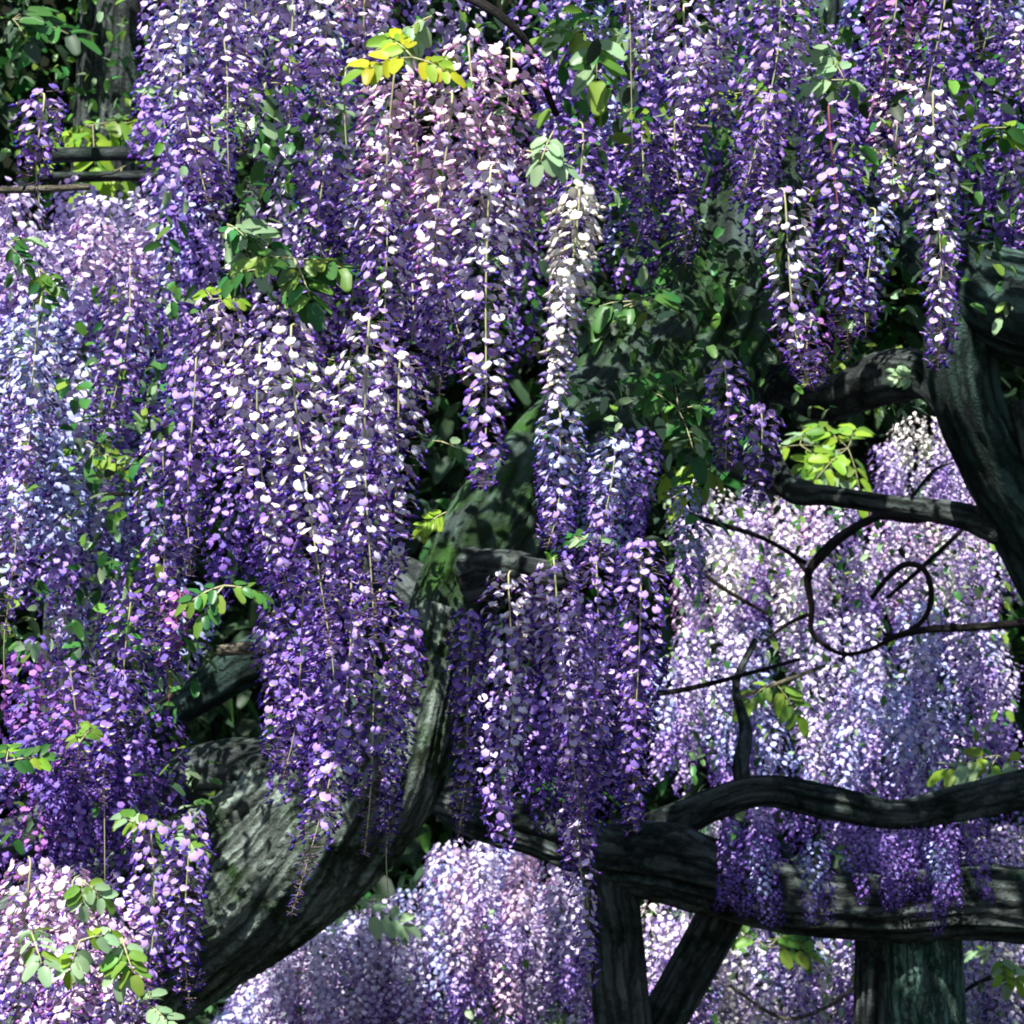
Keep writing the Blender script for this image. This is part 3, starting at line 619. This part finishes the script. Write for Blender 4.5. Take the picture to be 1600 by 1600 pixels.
# each raceme of the crowds is told apart by its tint, by the nearest thing one can find, then by its place beside that
MARK = [(1330, 830, 'the arched twig'), (1430, 930, 'the curled twig loop'), (1530, 1000, 'the long pole-like branch at right'), (1210, 1070, 'the pale straight stick'),
 (1500, 700, 'the right hand trunk'), (1270, 1235, "the upper crooked limb's left bend"), (1490, 1245, "the upper crooked limb's right bend"), (1090, 1490, 'the slanting timber strut'),
 (965, 1470, 'the upright timber prop'), (1440, 1520, 'the stout greenish post'), (1150, 830, 'the thin slanting twig'), (1100, 1075, 'the thin grey twig'), (1560, 1180, 'the whitish leaves at the right edge'),
 (440, 1480, 'the foot of the sloping trunk'), (560, 1430, 'the grey green leaves under the trunk'), (700, 1330, 'the underside of the trunk bend'), (860, 1500, 'the slender raceme beside the prop'), (700, 1560, 'the bottom edge below the trunk bend'),
 (545, 1560, 'the bottom edge right of the trunk foot'), (40, 300, 'the pale bamboo rod'), (180, 270, 'the two trellis poles'), (140, 690, 'the yellow green leaves in the left blossom'), (150, 775, 'the short black twig'),
 (20, 400, 'the green leaf cut by the left edge'), (40, 900, 'the long bare green stalk at left'), (120, 820, 'the olive green leaves at left'), (200, 560, 'the dark violet raceme at left'), (30, 600, 'the left edge above mid height'),
 (330, 470, 'the small yellow green leaf'), (460, 405, 'the green spray left of the pink mass'), (345, 240, 'the bare pale stalk at top left'), (645, 90, 'the yellow leaf spray'), (865, 205, 'the big pale green leaf'), (930, 50, 'the fresh green spray at the top'),
 (968, 180, 'the long bare stalk'), (1160, 145, 'the fresh leaves at the top'), (1320, 125, 'the pale mint leaves'), (1430, 60, 'the magenta raceme at the top'), (1555, 200, 'the yellow green leaves at right'), (1120, 330, 'the upper part of the mossy trunk'),
 (1350, 400, 'the reddish stalked raceme'), (1540, 400, 'the limb at the right edge'), (570, 330, 'the left side of the pink mass'), (760, 350, 'the right side of the pink mass'), (420, 130, 'the green leaves at top left'),
 (150, 1120, 'the small green leaf lower left'), (30, 1190, 'the olive leaves at the left edge'), (170, 1280, 'the top of the shaded trunk foot'), (125, 1375, 'the lone pale leaf bottom left'), (50, 1480, 'the leftmost pale leaf spray'), (190, 1480, 'the rightmost pale leaf spray'),
 (760, 950, 'the head of the lower middle curtain'), (1000, 1000, 'the right rim of the lower curtain'), (860, 1200, 'the tips of the lower curtain'), (930, 850, 'the green leaves over the lower curtain'), (960, 720, 'the bluish racemes under the cream one'),
 (350, 700, 'the left flank of the long curtain'), (600, 620, 'the crown of the long curtain'), (560, 1020, 'the lower half of the long curtain'), (1325, 620, 'the dark limbs at right'), (1430, 720, 'the sunlit gap beside the right trunk'), (360, 900, 'the vivid green leaf shoot')]
TINT = {'white': 'white', 'cream': 'cream', 'pale': 'whitish', 'pink': 'pale pink', 'lilac': 'lavender', 'violet': 'violet', 'blue': 'bluish', 'deep': 'dark', 'magenta': 'magenta'}
cells = {}
for c in CROWD:
    m = min(MARK, key=lambda q: (q[0] - c[1]) ** 2 + (q[1] - c[2]) ** 2)
    cells.setdefault((TINT[c[3]], m), []).append(c)
for (tint, m), cs in cells.items():
    if len(cs) == 1: names = ['only small %s raceme by %s']
    elif len(cs) == 2: names = ['left of two small %s racemes by %s', 'right of two small %s racemes by %s']
    elif len(cs) == 3: names = ['leftmost of three %s racemes by %s', 'middle of three %s racemes by %s', 'rightmost of three %s racemes by %s']
    else: names = ['%s of %d %%s racemes by %%s' % (w_, len(cs)) for w_ in (['leftmost', 'second from left', 'third from left', 'fourth from left', 'fifth from left', 'sixth from left', 'seventh from left', 'eighth from left'][:len(cs) - 1] + ['rightmost'])]
    cs.sort(key=lambda c: c[1])
    for c, nm in zip(cs, names):
        c[0]['label'] = nm % (tint, m[2])
        if len(c[0]['label'].split()) > 16: print('LONG', c[0]['label'])
# everything past the first three hundred: one object
mats = []; base = {}
for tn in STUFF:
    base[tn] = len(mats); mats += [*PM[tn], *PM[DARKER[tn]], PED]
Vs, Fs, Ms, o = [], [], [], 0
for tn, L in STUFF.items():
    for V, F, MI, A in L:
        Vs.append(V @ A[:3, :3].T + A[:3, 3]); Fs.append(F + o); Ms.append(MI + base[tn]); o += len(V)
link('distant_blossom', tri_mesh('distant_blossom', np.vstack(Vs), np.vstack(Fs), np.concatenate(Ms), mats), label='dense mass of wisteria blossom filling the background', cat='blossom', kind='stuff')

# ------------------------------------------------------------------ leaf sprays
LV = [
 (645, 90, 3.2, 95, 'yellow', 'lime', 3, 'yellow leaf spray catching the sun above the pink clusters'),
 (700, 95, 3.3, 60, 'lime', 'mint', 2, 'small pale green spray just right of the yellow one'),
 (675, 25, 3.4, 80, 'mint', 'fresh', 2, 'pale green spray at the top edge above the yellow one'),
 (865, 205, 3.3, 80, 'mint', None, 1, 'single big pale green leaf above the cream cluster'),
 (822, 235, 3.3, 70, 'mint', None, 1, 'pale green leaf left of the big one above the cream cluster'),
 (145, 195, 6.8, 130, 'lime', 'fresh', 5, 'bright yellow green leaves in the gap at top left'),
 (190, 262, 6.9, 110, 'lime', 'fresh', 3, 'strip of yellow green leaves between the two trellis poles'),
 (222, 150, 3.6, 40, 'mint', None, 1, 'lone pale leaf against the dark top left hollow'),
 (460, 405, 3.6, 110, 'fresh', 'green', 4, 'green leaf spray left of the pink mass'),
 (410, 420, 3.8, 90, 'green', None, 2, 'darker green leaves beside the spray left of the pink mass'),
 (332, 468, 4.0, 55, 'lime', None, 2, 'small yellow green leaf above the violet raceme'),
 (140, 690, 5.2, 90, 'lime', 'fresh', 3, 'yellow green leaves in the left blossom'),
 (125, 820, 5.4, 80, 'green', 'lime', 3, 'olive green leaves under the black twig'),
 (350, 915, 3.2, 85, 'green', 'fresh', 3, 'vivid green leaf shoot between two violet racemes'),
 (698, 800, 4.4, 50, 'lime', None, 2, 'bright green leaf at the right rim of the long curtain'),
 (690, 690, 4.6, 60, 'mint', 'green', 2, 'pale leaves between the curtain and the white lavender raceme'),
 (930, 50, 4.2, 120, 'fresh', 'mint', 4, 'fresh green leaf spray at the top right of centre'),
 (960, 170, 4.4, 60, 'lime', 'green', 2, 'small yellow green leaves along the long bare stalk'),
 (1160, 145, 4.2, 65, 'fresh', 'lime', 3, 'fresh green leaves between two violet racemes at the top'),
 (1320, 125, 4.2, 90, 'mint', None, 3, 'pale mint leaves left of the magenta raceme'),
 (1555, 200, 4.2, 90, 'lime', 'green', 3, 'yellow green leaves near the right edge'),
 (1395, 250, 4.4, 60, 'lime', 'mint', 2, 'small yellow green leaves in the upper right blossom'),
 (1325, 700, 7.9, 110, 'lime', 'fresh', 5, 'yellow green leaves in the gap above the thin dark branch'),
 (1250, 695, 7.9, 100, 'mint', 'lime', 4, 'whitish green leaves left of the yellow green gap'),
 (1540, 610, 6.0, 80, 'mint', None, 3, 'pale leaves seen right of the dark trunk'),
 (1430, 590, 4.9, 50, 'mint', None, 2, 'pale hanging leaves under the free pale raceme'),
 (1060, 640, 4.9, 120, 'green', 'dark', 4, 'mid green leaves over the mossy trunk'),
 (1110, 720, 5.0, 90, 'fresh', 'lime', 3, 'fresh leaves at the lower side of the mossy trunk'),
 (1000, 470, 4.8, 110, 'green', 'dark', 4, 'dark green leaves before the trunk right of the cream raceme'),
 (870, 600, 3.6, 55, 'green', 'mint', 2, 'green leaf left of the tip of the cream raceme'),
 (930, 850, 4.3, 60, 'green', 'mint', 2, 'green leaves at the crown of the lower curtain'),
 (125, 1160, 3.8, 60, 'fresh', None, 2, 'small green leaf in the dark blossom at lower left'),
 (10, 1190, 4.2, 60, 'green', 'lime', 2, 'olive leaves at the left edge in the shade'),
 (128, 1375, 3.3, 55, 'mint', 'fresh', 2, 'pale green leaf above the row in the bottom left corner'),
 (50, 1460, 3.15, 75, 'mint', 'fresh', 2, 'leftmost of the pale leaf sprays in the bottom left corner'),
 (125, 1470, 3.1, 75, 'mint', 'lime', 2, 'middle one of the pale leaf sprays in the bottom left corner'),
 (190, 1465, 3.15, 75, 'mint', 'fresh', 2, 'rightmost of the pale leaf sprays in the bottom left corner'),
 (230, 1570, 3.4, 50, 'mint', None, 2, 'pale leaf at the bottom edge beside the trunk foot'),
 (230, 1295, 4.3, 80, 'fresh', 'mint', 3, 'green leaves at the top of the blue violet racemes on the trunk'),
 (415, 130, 4.0, 110, 'green', 'mint', 4, 'green leaves between the top left racemes'),
 (490, 160, 4.1, 90, 'mint', 'green', 3, 'dull mint leaves beside the green ones at the top'),
 (355, 350, 4.2, 90, 'mint', 'green', 3, 'grey green leaves under the bare stalked raceme'),
 (500, 560, 3.9, 80, 'mint', 'lime', 3, 'pale leaves at the crown of the long curtain'),
 (60, 420, 4.6, 60, 'green', 'fresh', 2, 'green leaves at the left edge above the pale blue racemes'),
 (10, 380, 4.4, 60, 'green', 'mint', 2, 'green leaf cut by the left edge'),
 (1560, 1180, 6.6, 90, 'mint', 'lime', 3, 'whitish green leaves at the right edge above the crooked limb'),
 (1200, 1480, 7.2, 110, 'fresh', 'green', 4, 'green leaves between strut and greenish post'),
 (1560, 1490, 7.0, 70, 'mint', 'lime', 3, 'pale leaves right of the greenish post'),
 (1210, 1065, 7.0, 70, 'fresh', 'lime', 2, 'small leaves along the pale straight stick'),
 (560, 1425, 7.2, 90, 'mint', None, 3, 'grey green leaves crowning the bank below the trunk'),
 (20, 30, 6.0, 120, 'green', 'dark', 5, 'shaded leaves in the top left corner'),
]
for x, y, D, sz, t1, t2, nl, lb in LV: leaf_spray(x, y, D, sz, t1, nl, lb, t2)
# loose leaves among the blossom
rnd = random.Random(77); pts = []
for (x0, y0, x1, y1, D0, D1, n) in ((250, -60, 900, 540, 4.4, 6.2, 700), (880, -60, 1600, 500, 4.4, 6.4, 900), (0, 420, 300, 1060, 4.8, 6.2, 500), (840, 620, 1120, 900, 4.5, 5.3, 160),
                                    (1040, 780, 1580, 1240, 7.2, 8.6, 800), (1060, 1400, 1640, 1640, 7.2, 8.2, 500), (400, 1420, 900, 1640, 7.4, 8.4, 250), (0, 1000, 330, 1340, 4.4, 5.2, 160), (1180, 540, 1500, 640, 5.6, 6.6, 200), (0, -40, 250, 240, 6.5, 8, 350), (380, 60, 560, 320, 3.7, 4.6, 90), (860, 0, 1010, 330, 3.9, 4.6, 110), (1280, 60, 1560, 400, 4.0, 4.8, 150), (950, 420, 1180, 740, 4.6, 5.3, 70), (110, 560, 250, 1000, 4.5, 5.2, 150)):
    for i in range(n):
        D = rnd.uniform(D0, D1); pts.append((at(rnd.uniform(x0, x1), rnd.uniform(y0, y1), D), rnd.uniform(.6, 1.2)))
join_leaves('foliage', pts, ['green', 'mint', 'green', 'fresh', 'dark'], 'loose wisteria leaves scattered through the blossom', 'foliage', seed=9)
pts = [(at(rnd.uniform(940, 1200), rnd.uniform(380, 740), rnd.uniform(4.8, 5.4)), rnd.uniform(.6, 1.1)) for _ in range(220)]
join_leaves('foliage', pts, ['dark', 'dark', 'green'], 'dark leaves over the mossy trunk', 'foliage', seed=15)
print('florets', N_FLORET[0], 'objects', len(bpy.data.objects))
